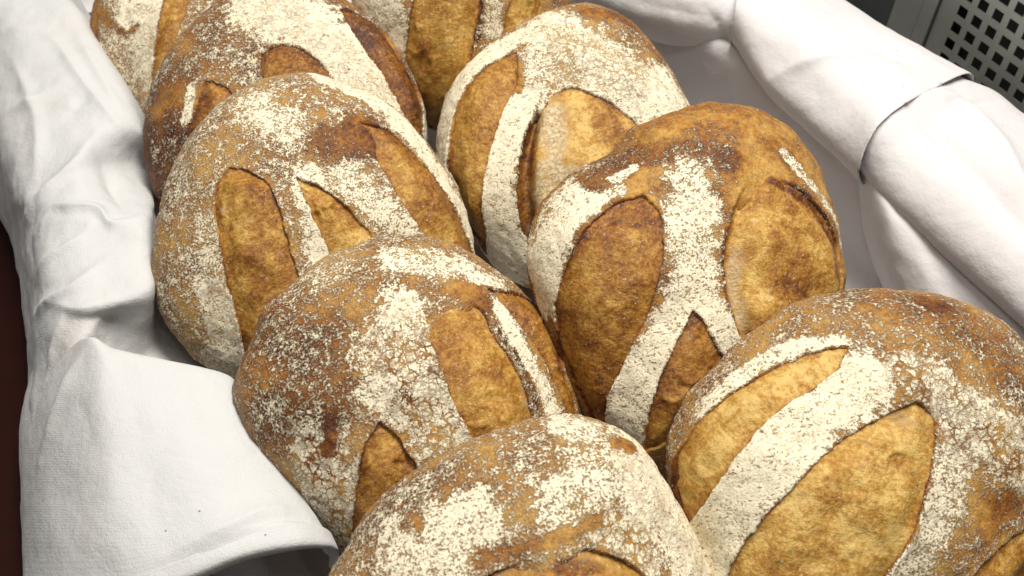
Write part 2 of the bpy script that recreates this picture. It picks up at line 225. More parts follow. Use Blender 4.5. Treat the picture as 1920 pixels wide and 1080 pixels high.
FLAP = [
  [(-0.4370,0.5432,0.0000),(-0.4540,0.5326,0.0300),(-0.3989,0.4965,0.1000),(-0.3569,0.4835,0.1450),(-0.3308,0.4764,0.1450),(-0.2930,0.4682,0.1400),(-0.2561,0.4632,0.1350),(-0.2304,0.4594,0.1250),(-0.2338,0.4573,0.0900)],
  [(-0.4404,0.5475,0.0000),(-0.4573,0.5369,0.0300),(-0.3972,0.4951,0.1100),(-0.3427,0.4781,0.1660),(-0.3156,0.4680,0.1660),(-0.2812,0.4619,0.1620),(-0.2475,0.4568,0.1560),(-0.2245,0.4541,0.1420),(-0.2278,0.4520,0.1070)],
  [(-0.4364,0.5144,0.0000),(-0.4534,0.5038,0.0300),(-0.3840,0.4528,0.1200),(-0.3286,0.4313,0.1670),(-0.2912,0.4258,0.1700),(-0.2548,0.4236,0.1660),(-0.2229,0.4212,0.1600),(-0.2035,0.4271,0.1380),(-0.2069,0.4250,0.1030)],
  [(-0.4303,0.4800,0.0000),(-0.4472,0.4694,0.0300),(-0.3816,0.4216,0.1100),(-0.3177,0.3886,0.1640),(-0.2727,0.3831,0.1700),(-0.2336,0.3813,0.1670),(-0.2007,0.3850,0.1570),(-0.1843,0.3960,0.1330),(-0.1877,0.3939,0.0980)],
  [(-0.4132,0.4314,0.0000),(-0.4302,0.4208,0.0300),(-0.3662,0.3770,0.1100),(-0.3025,0.3497,0.1600),(-0.2570,0.3447,0.1660),(-0.2145,0.3430,0.1660),(-0.1800,0.3506,0.1520),(-0.1618,0.3627,0.1280),(-0.1652,0.3606,0.0930)],
  [(-0.3977,0.3860,0.0000),(-0.4147,0.3754,0.0300),(-0.3514,0.3364,0.1100),(-0.2870,0.3145,0.1550),(-0.2390,0.3111,0.1620),(-0.1984,0.3162,0.1640),(-0.1643,0.3265,0.1540),(-0.1421,0.3351,0.1260),(-0.1454,0.3329,0.0910)],
  [(-0.3836,0.3446,0.0000),(-0.4005,0.3340,0.0300),(-0.3394,0.2986,0.1050),(-0.2729,0.2825,0.1470),(-0.2308,0.2908,0.1580),(-0.1922,0.3074,0.1630),(-0.1574,0.3206,0.1560),(-0.1363,0.3297,0.1255),(-0.1397,0.3276,0.0905)],
  [(-0.3804,0.3346,0.0000),(-0.3973,0.3240,0.0300),(-0.3368,0.2865,0.1000),(-0.2704,0.2712,0.1420),(-0.2293,0.2803,0.1520),(-0.1874,0.2953,0.1600),(-0.1506,0.3078,0.1520),(-0.1305,0.3195,0.1220),(-0.1339,0.3174,0.0870)],
  [(-0.3772,0.3302,0.0000),(-0.3942,0.3196,0.0300),(-0.3380,0.2865,0.0900),(-0.2717,0.2723,0.1300),(-0.2310,0.2832,0.1380),(-0.1886,0.2986,0.1460),(-0.1522,0.3107,0.1400),(-0.1324,0.3212,0.1150),(-0.1358,0.3190,0.0800)],
  [(-0.3753,0.3324,0.0000),(-0.3923,0.3218,0.0300),(-0.3420,0.2988,0.0800),(-0.2774,0.2850,0.1180),(-0.2381,0.2973,0.1220),(-0.1955,0.3121,0.1300),(-0.1586,0.3226,0.1280),(-0.1387,0.3287,0.1080),(-0.1421,0.3266,0.0730)],
]
ROLL_BACK = [
  [(0.0684,1.1107,0.0900),(0.0260,1.0842,0.1450),(0.0505,1.0725,0.1800),(0.0766,1.1031,0.1900),(0.1275,1.1859,0.1800),(0.1897,1.3061,0.1400),(0.2151,1.3220,0.0560),(0.2321,1.3326,0.0000)],
  [(0.1285,1.0095,0.0900),(0.0861,0.9830,0.1450),(0.0990,0.9824,0.1800),(0.1141,1.0014,0.1950),(0.1639,1.0757,0.1850),(0.2278,1.1935,0.1400),(0.2532,1.2094,0.0560),(0.2702,1.2200,0.0000)],
  [(0.1860,0.9618,0.0900),(0.1436,0.9353,0.1450),(0.1488,0.9355,0.1800),(0.1644,0.9638,0.1950),(0.2040,1.0406,0.1850),(0.2639,1.1544,0.1400),(0.2893,1.1703,0.0560),(0.3063,1.1809,0.0000)],
  [(0.2370,0.9380,0.0900),(0.1946,0.9115,0.1450),(0.1932,0.9155,0.1800),(0.2059,0.9431,0.1950),(0.2411,1.0180,0.1850),(0.3005,1.1291,0.1400),(0.3259,1.1450,0.0560),(0.3429,1.1556,0.0000)],
  [(0.2806,0.9310,0.0880),(0.2382,0.9045,0.1430),(0.2347,0.9066,0.1760),(0.2442,0.9386,0.1880),(0.2756,0.9963,0.1780),(0.3279,1.0888,0.1350),(0.3533,1.1047,0.0540),(0.3703,1.1153,0.0000)],
  [(0.2988,0.9090,0.0830),(0.2564,0.8825,0.1380),(0.2547,0.8890,0.1680),(0.2669,0.9234,0.1780),(0.2951,0.9767,0.1700),(0.3436,1.0616,0.1300),(0.3691,1.0775,0.0520),(0.3860,1.0881,0.0000)],
]
ROLL = [
  [(0.2816,0.9214,0.0950),(0.2392,0.8949,0.1500),(0.2349,0.8920,0.1860),(0.2443,0.9221,0.2000),(0.2780,0.9878,0.1900),(0.3373,1.0925,0.1400),(0.3628,1.1084,0.0560),(0.3797,1.1190,0.0000)],
  [(0.2845,0.9137,0.0950),(0.2421,0.8872,0.1500),(0.2386,0.8853,0.1880),(0.2504,0.9186,0.2010),(0.2848,0.9750,0.1900),(0.3439,1.0747,0.1400),(0.3693,1.0906,0.0560),(0.3863,1.1012,0.0000)],
  [(0.3056,0.8524,0.0900),(0.2632,0.8259,0.1450),(0.2697,0.8399,0.1800),(0.2883,0.8695,0.1950),(0.3223,0.9179,0.1850),(0.3797,0.9991,0.1400),(0.4051,1.0150,0.0560),(0.4221,1.0256,0.0000)],
  [(0.3345,0.7979,0.0900),(0.2921,0.7714,0.1450),(0.3025,0.7835,0.1800),(0.3204,0.8109,0.1950),(0.3610,0.8604,0.1850),(0.4227,0.9334,0.1400),(0.4481,0.9493,0.0560),(0.4651,0.9599,0.0000)],
  [(0.3583,0.7515,0.0900),(0.3159,0.7250,0.1450),(0.3245,0.7388,0.1800),(0.3469,0.7645,0.1950),(0.3940,0.8155,0.1850),(0.4669,0.8837,0.1400),(0.4924,0.8996,0.0560),(0.5093,0.9102,0.0000)],
  [(0.3734,0.7160,0.0920),(0.3310,0.6895,0.1470),(0.3320,0.6981,0.1840),(0.3526,0.7184,0.1990),(0.4022,0.7630,0.1910),(0.4875,0.8474,0.1450),(0.5129,0.8633,0.0580),(0.5299,0.8739,0.0000)],
  [(0.3741,0.7189,0.0900),(0.3317,0.6924,0.1450),(0.3330,0.7016,0.1815),(0.3543,0.7234,0.1955),(0.4045,0.7689,0.1870),(0.4893,0.8526,0.1410),(0.5148,0.8685,0.0564),(0.5317,0.8791,0.0000)],
]
ROLL_TAIL = [
  [(0.3681,0.7748,0.0790),(0.3257,0.7483,0.1340),(0.3310,0.7491,0.1680),(0.3537,0.7710,0.1800),(0.4013,0.8133,0.1700),(0.4761,0.8903,0.1250),(0.5016,0.9062,0.0500),(0.5185,0.9168,0.0000)],
  [(0.3781,0.7333,0.0870),(0.3357,0.7068,0.1420),(0.3352,0.7060,0.1810),(0.3550,0.7267,0.1960),(0.4037,0.7697,0.1870),(0.4875,0.8569,0.1320),(0.5129,0.8728,0.0528),(0.5299,0.8834,0.0000)],
  [(0.3942,0.6854,0.0880),(0.3518,0.6589,0.1430),(0.3616,0.6739,0.1780),(0.3945,0.7112,0.1870),(0.4456,0.7645,0.1720),(0.5173,0.8359,0.1300),(0.5427,0.8518,0.0520),(0.5597,0.8624,0.0000)],
  [(0.4208,0.6342,0.0900),(0.3784,0.6077,0.1450),(0.3932,0.6225,0.1820),(0.4300,0.6705,0.1890),(0.4829,0.7309,0.1700),(0.5381,0.8069,0.1250),(0.5635,0.8228,0.0500),(0.5805,0.8334,0.0000)],
  [(0.4540,0.5725,0.0900),(0.4116,0.5460,0.1450),(0.4268,0.5660,0.1820),(0.4661,0.6174,0.1870),(0.5137,0.6797,0.1720),(0.5802,0.7599,0.1200),(0.6057,0.7758,0.0480),(0.6226,0.7864,0.0000)],
  [(0.4853,0.5138,0.0900),(0.4429,0.4873,0.1450),(0.4627,0.5134,0.1800),(0.5056,0.5645,0.1870),(0.5574,0.6277,0.1700),(0.6271,0.7013,0.1200),(0.6525,0.7172,0.0480),(0.6695,0.7278,0.0000)],
  [(0.5190,0.4451,0.0900),(0.4766,0.4186,0.1450),(0.4889,0.4398,0.1800),(0.5304,0.4867,0.1870),(0.5878,0.5463,0.1700),(0.6632,0.6094,0.1200),(0.6886,0.6253,0.0480),(0.7056,0.6359,0.0000)],
]
HANG = [
  [(0.3389,0.7182,0.1399),(0.3458,0.6826,0.1487),(0.3665,0.6401,0.1450),(0.3954,0.5975,0.1405),(0.4271,0.5431,0.1383),(0.4611,0.4848,0.1394)],
  [(0.3438,0.7028,0.1185),(0.3471,0.6560,0.1395),(0.3655,0.6190,0.1386),(0.3964,0.5734,0.1316),(0.4287,0.5216,0.1281),(0.4632,0.4665,0.1194)],
  [(0.3524,0.6852,0.0836),(0.3502,0.6359,0.1206),(0.3679,0.5963,0.1273),(0.3997,0.5530,0.1187),(0.4296,0.5051,0.1118),(0.4639,0.4502,0.1039)],
  [(0.3622,0.6657,0.0571),(0.3566,0.6144,0.1031),(0.3720,0.5783,0.1146),(0.4012,0.5373,0.1079),(0.4306,0.4921,0.0983),(0.4662,0.4352,0.0861)],
  [(0.3762,0.6396,0.0336),(0.3664,0.5873,0.0845),(0.3785,0.5566,0.0989),(0.4040,0.5234,0.0949),(0.4317,0.4791,0.0846),(0.4672,0.4223,0.0731)],
  [(0.3936,0.6061,0.0106),(0.3812,0.5599,0.0625),(0.3892,0.5320,0.0752),(0.4105,0.5036,0.0736),(0.4348,0.4647,0.0644),(0.4703,0.4079,0.0536)],
]
CREASES = {
 'drape': [([(-0.5648,0.9198,0.1486),(-0.5425,0.9145,0.1539),(-0.5177,0.9174,0.1555)],0.01,0.0035),([(-0.4965,0.8933,0.156),(-0.4443,0.8189,0.1576),(-0.396,0.7577,0.1559),(-0.3838,0.7502,0.1411)],0.007,0.003),([(-0.5234,0.7966,0.134),(-0.489,0.7951,0.1484),(-0.4674,0.8186,0.1565)],0.01,0.004),([(-0.4651,0.7805,0.1536),(-0.442,0.7741,0.1574),(-0.4331,0.8075,0.158)],0.012,-0.003),([(-0.4616,0.6562,0.1274),(-0.4377,0.6668,0.1502),(-0.4164,0.6954,0.1564),(-0.4074,0.7401,0.1568)],0.008,0.004),([(-0.4299,0.625,0.1482),(-0.4181,0.6358,0.1571),(-0.4024,0.6324,0.1613),(-0.3765,0.6292,0.1585),(-0.3581,0.6122,0.1586),(-0.3354,0.6265,0.1525)],0.005,0.004),([(-0.4302,0.5785,0.1246),(-0.4021,0.5834,0.1519),(-0.3826,0.5984,0.1583),(-0.379,0.612,0.1594)],0.006,0.003),([(-0.4254,0.546,0.111),(-0.3876,0.5354,0.1511),(-0.367,0.5443,0.1595),(-0.3544,0.5725,0.1574)],0.007,0.0035),([(-0.3948,0.5324,0.1446),(-0.3641,0.5162,0.1571),(-0.3482,0.5189,0.1578),(-0.3233,0.5293,0.1552),(-0.3131,0.538,0.1547)],0.006,0.003),([(-0.3563,0.4949,0.1445),(-0.3498,0.5158,0.147),(-0.3379,0.5226,0.1536)],0.006,0.003),([(-0.4745,0.9032,0.1564),(-0.4283,0.8264,0.1572),(-0.3927,0.7727,0.1557)],0.006,0.002),([(-0.5358,0.8677,0.1463),(-0.4949,0.8005,0.1473),(-0.4681,0.7383,0.1478),(-0.4588,0.6874,0.1439)],0.009,0.003),([(-0.3985,0.7123,0.1411),(-0.38,0.6754,0.1421),(-0.3486,0.6251,0.1575)],0.008,-0.004),([(-0.3784,0.5123,0.1482),(-0.3875,0.494,0.1294),(-0.3958,0.4715,0.1069)],0.006,0.003),([(-0.4549,0.7079,0.1483),(-0.4474,0.6527,0.1434),(-0.4514,0.6254,0.1226),(-0.4302,0.5785,0.1246)],0.012,-0.002)],
 'flap': [([(-0.3381,0.4731,0.1688),(-0.3526,0.4554,0.1538),(-0.3661,0.4296,0.1333),(-0.3802,0.4022,0.1032)],0.008,0.003),([(-0.3545,0.4433,0.1497),(-0.3241,0.3965,0.1619),(-0.3273,0.3622,0.1457)],0.03,-0.003),([(-0.2419,0.2945,0.1584),(-0.1999,0.3138,0.1641),(-0.1761,0.3293,0.1576),(-0.1486,0.3406,0.1312)],0.009,0.003)],
 'roll': [([(0.2663,0.8178,0.1597),(0.2893,0.8122,0.1823),(0.3185,0.8098,0.1948),(0.3515,0.8113,0.1937),(0.383,0.7994,0.1902)],0.007,0.003),([(0.2949,0.877,0.1951),(0.3282,0.8514,0.1934),(0.3706,0.8381,0.1868),(0.4079,0.8089,0.1824)],0.006,-0.0035),([(0.3299,0.8958,0.1867),(0.3698,0.8755,0.1795),(0.4124,0.8527,0.1726),(0.4456,0.8251,0.1693)],0.006,0.003),([(0.34,0.8,0.1949),(0.3659,0.7872,0.1939),(0.3901,0.7693,0.1931)],0.005,-0.002)],
 'tail': [([(0.3817,0.7329,0.1934),(0.4005,0.7056,0.1868),(0.4157,0.6594,0.1897),(0.43,0.6123,0.1885),(0.4409,0.5714,0.1862)],0.009,-0.006),([(0.4019,0.7589,0.1893),(0.4378,0.7606,0.175),(0.4504,0.7023,0.1831),(0.4507,0.6396,0.1879),(0.4519,0.5948,0.188)],0.012,0.006),([(0.4287,0.7532,0.1785),(0.4622,0.7748,0.1657),(0.5022,0.7965,0.1493)],0.006,-0.003)],
 'back': [([(0.2101,0.9137,0.1816),(0.2212,0.9055,0.1677),(0.2297,0.9045,0.1514)],0.006,-0.003),([(0.1168,0.9538,0.1707),(0.1771,0.9178,0.175),(0.2218,0.9071,0.1728)],0.01,-0.002)],
}
PERF = (-0.0361, 0.0126)

U = np.array([.53, -.848, 0.]); V = np.array([.848, .53, 0.])   # along / across the tray

# ------------------------------------------------------------------ numeric helpers
def sstep(a, b, x):
    t = np.clip((x - a) / (b - a), 0, 1); return t * t * (3 - 2 * t)

_tab = np.random.RandomState(7).rand(4096)
def vnoise(p, seed=0):
    """smooth value noise in [-1, 1] at points p (n, 3)"""
    i = np.floor(p).astype(np.int64); f = p - i; f = f * f * (3 - 2 * f)
    def h(dx, dy, dz):
        k = (i[:, 0] + dx) * 73856093 ^ (i[:, 1] + dy) * 19349663 ^ (i[:, 2] + dz) * 83492791 ^ seed * 2654435761
        return _tab[(k ^ (k >> 13)) & 4095]
    x, y, z = f.T
    r = 0
    for dx in (0, 1):
        for dy in (0, 1):
            for dz in (0, 1):
                r = r + h(dx, dy, dz) * (x if dx else 1 - x) * (y if dy else 1 - y) * (z if dz else 1 - z)
    return r * 2 - 1

def catmull(P, n):
    """n samples along a Catmull-Rom curve through control points P (k, d)"""
    P = np.asarray(P, float); k = len(P)
    Q = np.vstack([2 * P[0] - P[1], P, 2 * P[-1] - P[-2]])
    t = np.linspace(0, k - 1, n); i = np.minimum(t.astype(int), k - 2); f = (t - i)[:, None]
    a, b, c, d = Q[i], Q[i + 1], Q[i + 2], Q[i + 3]
    return .5 * (2 * b + (c - a) * f + (2 * a - 5 * b + 4 * c - d) * f ** 2 + (3 * b - a - 3 * c + d) * f ** 3)

def even(P, n):
    """resample by arc length"""
    q = catmull(P, 200); s = np.r_[0, np.cumsum(np.linalg.norm(np.diff(q, axis=0), axis=1))]
    t = np.linspace(0, s[-1], n)
    return np.stack([np.interp(t, s, q[:, j]) for j in range(q.shape[1])], 1)

def seg_dist(p, P):
    """distance of points p (n, d) to polyline P (k, d)"""
    P = np.asarray(P, float); best = np.full(len(p), 1e9)
    if len(P) == 1: return np.linalg.norm(p - P[0], axis=1)
    for a, b in zip(P[:-1], P[1:]):
        ab = b - a; t = np.clip(((p - a) @ ab) / (ab @ ab + 1e-12), 0, 1)
        best = np.minimum(best, np.linalg.norm(p - a - t[:, None] * ab, axis=1))
    return best

def poly_sdf(p, P):
    """signed distance (negative inside) of 2-D points to closed polygon"""
    P = np.asarray(P); d = seg_dist(p, np.vstack([P, P[:1]])); ins = np.zeros(len(p), bool)
    for (ax, ay), (bx, by) in zip(P, np.roll(P, -1, 0)):
        if ay == by: continue
        c = ((ay > p[:, 1]) != (by > p[:, 1])) & (p[:, 0] < (bx - ax) * (p[:, 1] - ay) / (by - ay) + ax)
        ins ^= c
    return np.where(ins, -d, d)

def grid_faces(n, m):
    i, j = np.meshgrid(np.arange(n - 1), np.arange(m - 1), indexing='ij'); a = (i * m + j).ravel()
    return np.stack([a, a + m, a + m + 1, a + 1], 1)

def mesh_np(name, v, quads, tris=None, attrs=None, smooth=True):
    me = bpy.data.meshes.new(name)
    nq, nt = len(quads), 0 if tris is None else len(tris)
    me.vertices.add(len(v)); me.vertices.foreach_set("co", np.asarray(v, np.float32).ravel())
    loops = quads.ravel() if not nt else np.r_[quads.ravel(), tris.ravel()]
    me.loops.add(len(loops)); me.loops.foreach_set("vertex_index", loops.astype(np.int32))
    st = np.r_[np.arange(nq) * 4, nq * 4 + np.arange(nt) * 3].astype(np.int32)
    me.polygons.add(nq + nt); me.polygons.foreach_set("loop_start", st)
    me.update(calc_edges=True)
    me.polygons.foreach_set("use_smooth", np.full(nq + nt, smooth))
    for k, a in (attrs or {}).items():
        at = me.attributes.new(k, 'FLOAT', 'POINT'); at.data.foreach_set("value", np.asarray(a, np.float32))
    me.validate()
    return me

def link(name, me, mat=None, parent=None, **props):
    o = bpy.data.objects.new(name, me); C.objects.link(o)
    if mat: me.materials.append(mat)
    if parent: o.parent = parent
    for k, v in props.items(): o[k] = v
    return o

# ------------------------------------------------------------------ node helpers
class NT:
    def __init__(s, name):
        s.m = bpy.data.materials.new(name); s.m.use_nodes = True; s.t = s.m.node_tree
        s.b = s.t.nodes["Principled BSDF"]; s.out = s.t.nodes["Material Output"]
    def n(s, typ, **kw):
        q = s.t.nodes.new(typ)
        for k, v in kw.items(): setattr(q, k, v)
        return q
    def put(s, sock, v):
        if hasattr(v, 'is_linked') or isinstance(v, bpy.types.NodeSocket): s.t.links.new(v, sock)
        else: sock.default_value = v
    def math(s, op, a, b=0.0, c=0.0, clamp=False):
        q = s.n('ShaderNodeMath', operation=op, use_clamp=clamp)
        s.put(q.inputs[0], a); s.put(q.inputs[1], b); s.put(q.inputs[2], c); return q.outputs[0]
    def mad(s, a, b, c, clamp=False): return s.math('MULTIPLY_ADD', a, b, c, clamp)
    def vec(s, op, a, b): 
        q = s.n('ShaderNodeVectorMath', operation=op); s.put(q.inputs[0], a)
        s.put(q.inputs[3] if op == 'SCALE' else q.inputs[1], b); return q.outputs[0]
    def mix(s, f, a, b):
        q = s.n('ShaderNodeMix', data_type='RGBA'); s.put(q.inputs[0], f)
        s.put(q.inputs[6], a if not isinstance(a, tuple) else (*a, 1)); s.put(q.inputs[7], b if not isinstance(b, tuple) else (*b, 1))
        return q.outputs[2]
    def noise(s, co, scale, detail=4, rough=.55, dist=0.0):
        q = s.n('ShaderNodeTexNoise'); s.put(q.inputs['Vector'], co); q.inputs['Scale'].default_value = scale
        q.inputs['Detail'].default_value = detail; q.inputs['Roughness'].default_value = rough; q.inputs['Distortion'].default_value = dist
        return q.outputs[0]
    def step(s, x, a, b):
        q = s.n('ShaderNodeMapRange', interpolation_type='SMOOTHSTEP'); s.put(q.inputs[0], x)
        q.inputs[1].default_value = a; q.inputs[2].default_value = b; return q.outputs[0]
    def ramp(s, x, stops):
        q = s.n('ShaderNodeValToRGB'); s.put(q.inputs[0], x); e = q.color_ramp.elements
        while len(e) < len(stops): e.new(.5)
        for k, (p, c) in zip(e, stops): k.position = p; k.color = (*c, 1)
        return q.outputs[0]
    def attr(s, name, kind='GEOMETRY'):
        q = s.n('ShaderNodeAttribute', attribute_type=kind, attribute_name=name); return q.outputs['Fac']
    def obj_co(s): return s.n('ShaderNodeTexCoord').outputs['Object']
    def bump(s, h, dist, strength=1.0, prev=None):
        q = s.n('ShaderNodeBump'); s.put(q.inputs['Height'], h); q.inputs['Distance'].default_value = dist
        q.inputs['Strength'].default_value = strength
        if prev is not None: s.put(q.inputs['Normal'], prev)
        return q.outputs[0]

def seeded(t):
    sd = t.attr("seed", 'OBJECT'); cx = t.n('ShaderNodeCombineXYZ')
    t.put(cx.inputs[0], t.math('MULTIPLY', sd, 1.37)); t.put(cx.inputs[1], t.math('MULTIPLY', sd, 2.11)); t.put(cx.inputs[2], sd)
    return t.vec('ADD', t.obj_co(), cx.outputs[0])

def crust_material():
    t = NT("floured_crust"); co = seeded(t)
    big = t.noise(co, 26, 4, .6); mid = t.noise(co, 175, 6, .72); fin = t.noise(co, 560, 3, .65); fi2 = t.noise(co, 360, 3, .6)
    F, T, K = t.attr("flour"), t.attr("toast"), t.attr("crack")
    val = t.math('ADD', t.math('MULTIPLY', mid, .55), t.math('ADD', t.math('MULTIPLY', fin, .52), t.math('MULTIPLY', big, .22)))
    m = t.mad(t.math('SUBTRACT', val, .655), 9.5, t.mad(F, 3.1, -1.12), True)
    # cracked cake of flour
    wn = t.n('ShaderNodeTexNoise'); t.put(wn.inputs['Vector'], co); wn.inputs['Scale'].default_value = 110; wn.inputs['Detail'].default_value = 5; wn.inputs['Roughness'].default_value = .7
    cw = t.vec('ADD', co, t.vec('SCALE', t.vec('SUBTRACT', wn.outputs[1], (.5, .5, .5)), .013))
    vo = t.n('ShaderNodeTexVoronoi', feature='DISTANCE_TO_EDGE'); t.put(vo.inputs['Vector'], cw); vo.inputs['Scale'].default_value = 125
    line = t.step(t.math('ADD', vo.outputs['Distance'], t.mad(t.noise(co, 60, 3, .6), -.50, .26)), .015, .085)
    vo2 = t.n('ShaderNodeTexVoronoi', feature='DISTANCE_TO_EDGE'); t.put(vo2.inputs['Vector'], cw); vo2.inputs['Scale'].default_value = 250
    line2 = t.step(t.math('ADD', vo2.outputs['Distance'], t.mad(t.noise(co, 90, 3, .6), -.6, .31)), .0, .12)
    crk = t.math('MULTIPLY', line, t.mad(line2, .5, .5))
    m = t.math('MULTIPLY', m, t.mad(K, t.math('SUBTRACT', crk, 1.0), 1.0))
    # pits rubbed through the flour
    ms = t.n('ShaderNodeMapping'); t.put(ms.inputs[0], co); ms.inputs[3].default_value = (.75, 1.5, 1)
    pit = t.step(t.noise(ms.outputs[0], 230, 3, .6), .60, .70)
    m = t.math('MULTIPLY', m, t.mad(pit, -.75, 1.0), clamp=True)
    # crust colour
    tm = t.math('ADD', t.mad(T, .74, .08), t.math('ADD', t.math('ADD', t.mad(mid, 1.5, -.75), t.mad(fi2, 1.3, -.65)), t.mad(big, 2.3, -1.06)))
    crust = t.ramp(tm, [(0, (.54, .31, .075)), (.25, (.41, .190, .032)), (.5, (.255, .094, .013)), (.75, (.140, .043, .008)), (1, (.055, .016, .005))])
    spk = t.step(fi2, .36, .64)
    crust = t.mix(t.mad(spk, -.40, .40), crust, (.075, .026, .010))
    flour = t.mix(t.step(fin, .33, .62), (.60, .51, .31), (.90, .83, .64))
    flour = t.mix(t.step(big, .35, .6), flour, t.mix(.5, flour, (.84, .765, .58)))
    flour = t.mix(t.step(F, .45, .85), t.mix(.30, flour, (.72, .57, .31)), flour)
    col = t.mix(t.math('MULTIPLY', m, .94), crust, flour)
    t.put(t.b.inputs['Base Color'], col)
    t.put(t.b.inputs['Roughness'], t.mad(m, .35, .55)); t.b.inputs['Specular IOR Level'].default_value = .28
    h = t.math('ADD', t.math('MULTIPLY', m, .9), t.math('ADD', t.math('MULTIPLY', mid, .9), t.math('MULTIPLY', fin, .55)))
    t.put(t.b.inputs['Normal'], t.bump(h, .0016, .85))
    return t.m

def score_material():
    t = NT("opened_crust"); co = seeded(t)
    big = t.noise(co, 30, 3, .6); mid = t.noise(co, 85, 6, .72, .7); fin = t.noise(co, 330, 5, .72)
    T, P = t.attr("toast"), t.attr("pale")
    cx = t.n('ShaderNodeCombineXYZ'); t.put(cx.inputs[0], t.math('MULTIPLY', t.attr('along'), 260)); t.put(cx.inputs[1], t.math('MULTIPLY', t.attr('across'), 70)); t.put(cx.inputs[2], t.attr('seed', 'OBJECT'))
    strand = t.noise(cx.outputs[0], 1.0, 4, .65, .8)
    v = t.math('ADD', t.mad(T, .62, .07), t.math('ADD', t.mad(mid, 1.15, -.575), t.math('ADD', t.mad(big, 1.2, -.52), t.math('ADD', t.mad(fin, 1.25, -.625), t.mad(strand, .5, -.25)))))
    col = t.ramp(v, [(0, (.64, .43, .13)), (.22, (.475, .262, .048)), (.5, (.315, .132, .014)), (.78, (.165, .052, .005)), (1, (.060, .016, .004))])
    pl = t.math('MULTIPLY', t.math('POWER', P, .8), t.step(t.mad(strand, 1.0, t.mad(mid, 1.0, t.math('MULTIPLY', P, .45))), 1.0, 1.5))
    col = t.mix(t.math('MULTIPLY', pl, .85), col, t.mix(t.step(fin, .35, .65), (.34, .22, .09), (.70, .58, .36)))
    grey = t.step(t.noise(co, 160, 3, .6, 1.0), .60, .70)
    col = t.mix(t.math('MULTIPLY', grey, .30), col, (.52, .44, .27))
    dust = t.step(t.noise(co, 520, 2, .5), .66, .74)
    col = t.mix(t.math('MULTIPLY', dust, .55), col, (.75, .66, .45))
    t.put(t.b.inputs['Base Color'], col)
    t.b.inputs['Roughness'].default_value = .44; t.b.inputs['Specular IOR Level'].default_value = .42
    h = t.math('ADD', mid, t.math('ADD', t.math('MULTIPLY', fin, .6), t.math('MULTIPLY', strand, .3)))
    t.put(t.b.inputs['Normal'], t.bump(h, .0024, .8))
    return t.m

def linen_material(name, base, tint, weave):
    t = NT(name); co = t.obj_co(); uv = t.n('ShaderNodeUVMap', uv_map="weave").outputs[0]
    n1 = t.noise(co, 9, 3, .5); n2 = t.noise(co, 60, 4, .6)
    col = t.mix(t.step(n1, .5, .72), base, tint)
    col = t.mix(t.mad(n2, .10, 0), col, (.60, .60, .58))
    vo = t.n('ShaderNodeTexVoronoi'); t.put(vo.inputs['Vector'], co); vo.inputs['Scale'].default_value = 42
    sp = t.math('MULTIPLY', t.math('LESS_THAN', vo.outputs['Distance'], .032), t.math('LESS_THAN', t.n('ShaderNodeSeparateColor').outputs[0], 2.0))
    sx = t.n('ShaderNodeSeparateColor'); t.put(sx.inputs[0], vo.outputs['Color'])
    sp = t.math('MULTIPLY', sp, t.math('GREATER_THAN', sx.outputs[0], .72))
    col = t.mix(t.math('MULTIPLY', sp, .8), col, (.07, .06, .055))
    t.put(t.b.inputs['Base Color'], col)
    t.b.inputs['Roughness'].default_value = .9; t.b.inputs['Specular IOR Level'].default_value = .15
    t.b.inputs['Sheen Weight'].default_value = .08
    hs = None
    for ax in ('X', 'Y'):
        wv = t.n('ShaderNodeTexWave', wave_type='BANDS', bands_direction=ax); t.put(wv.inputs['Vector'], uv)
        wv.inputs['Scale'].default_value = 150; wv.inputs['Distortion'].default_value = 1.2; wv.inputs['Detail'].default_value = 2; wv.inputs['Detail Scale'].default_value = 2
        hs = wv.outputs[1] if hs is None else t.math('ADD', hs, wv.outputs[1])
    fz = t.noise(co, 650, 3, .7)
    t.put(t.b.inputs['Normal'], t.bump(t.math('ADD', t.math('MULTIPLY', hs, .08), fz), .0009, weave, t.bump(n2, .004, .35)))
    return t.m

M_CRUST = crust_material(); M_SCORE = score_material()
M_LINEN = linen_material("white_linen", (.565, .568, .562), (.56, .535, .515), .55)
M_NAPKIN = linen_material("white_cotton", (.605, .583, .585), (.60, .60, .59), .30)

def steel_material(name, base, rough):
    t = NT(name); co = t.obj_co(); n = t.noise(co, 40, 5, .6)
    t.put(t.b.inputs['Base Color'], t.mix(n, base, tuple(x * .72 for x in base)))
    t.b.inputs['Metallic'].default_value = .85
    t.put(t.b.inputs['Roughness'], t.mad(n, .2, rough - .1))
    return t.m
M_STEEL = steel_material("brushed_steel", (.36, .375, .34), .40)
M_DARK = steel_material("dark_steel", (.10, .115, .115), .30)
M_HOLLOW_SHADE = NT("painted_hollow_shade").m; M_HOLLOW_SHADE.node_tree.nodes["Principled BSDF"].inputs['Base Color'].default_value = (.022, .020, .018, 1)  # near-black colour paints the shade behind the perforations onto a solid backing

def wood_material():
    t = NT("mahogany_table"); co = t.obj_co(); mp = t.n('ShaderNodeMapping'); t.put(mp.inputs[0], co); mp.inputs[3].default_value = (1, 9, 1)
    n = t.noise(mp.outputs[0], 9, 5, .6)
    t.put(t.b.inputs['Base Color'], t.mix(n, (.024, .0036, .0018), (.010, .0018, .001)))
    t.b.inputs['Roughness'].default_value = .5; t.b.inputs['Specular IOR Level'].default_value = .12
    return t.m
M_WOOD = wood_material()

# ------------------------------------------------------------------ loaves
H0, HB = .078, .028
def zprof(r): return H0 * np.maximum(1 - r ** 2.4, 0) ** (1 / 1.9)

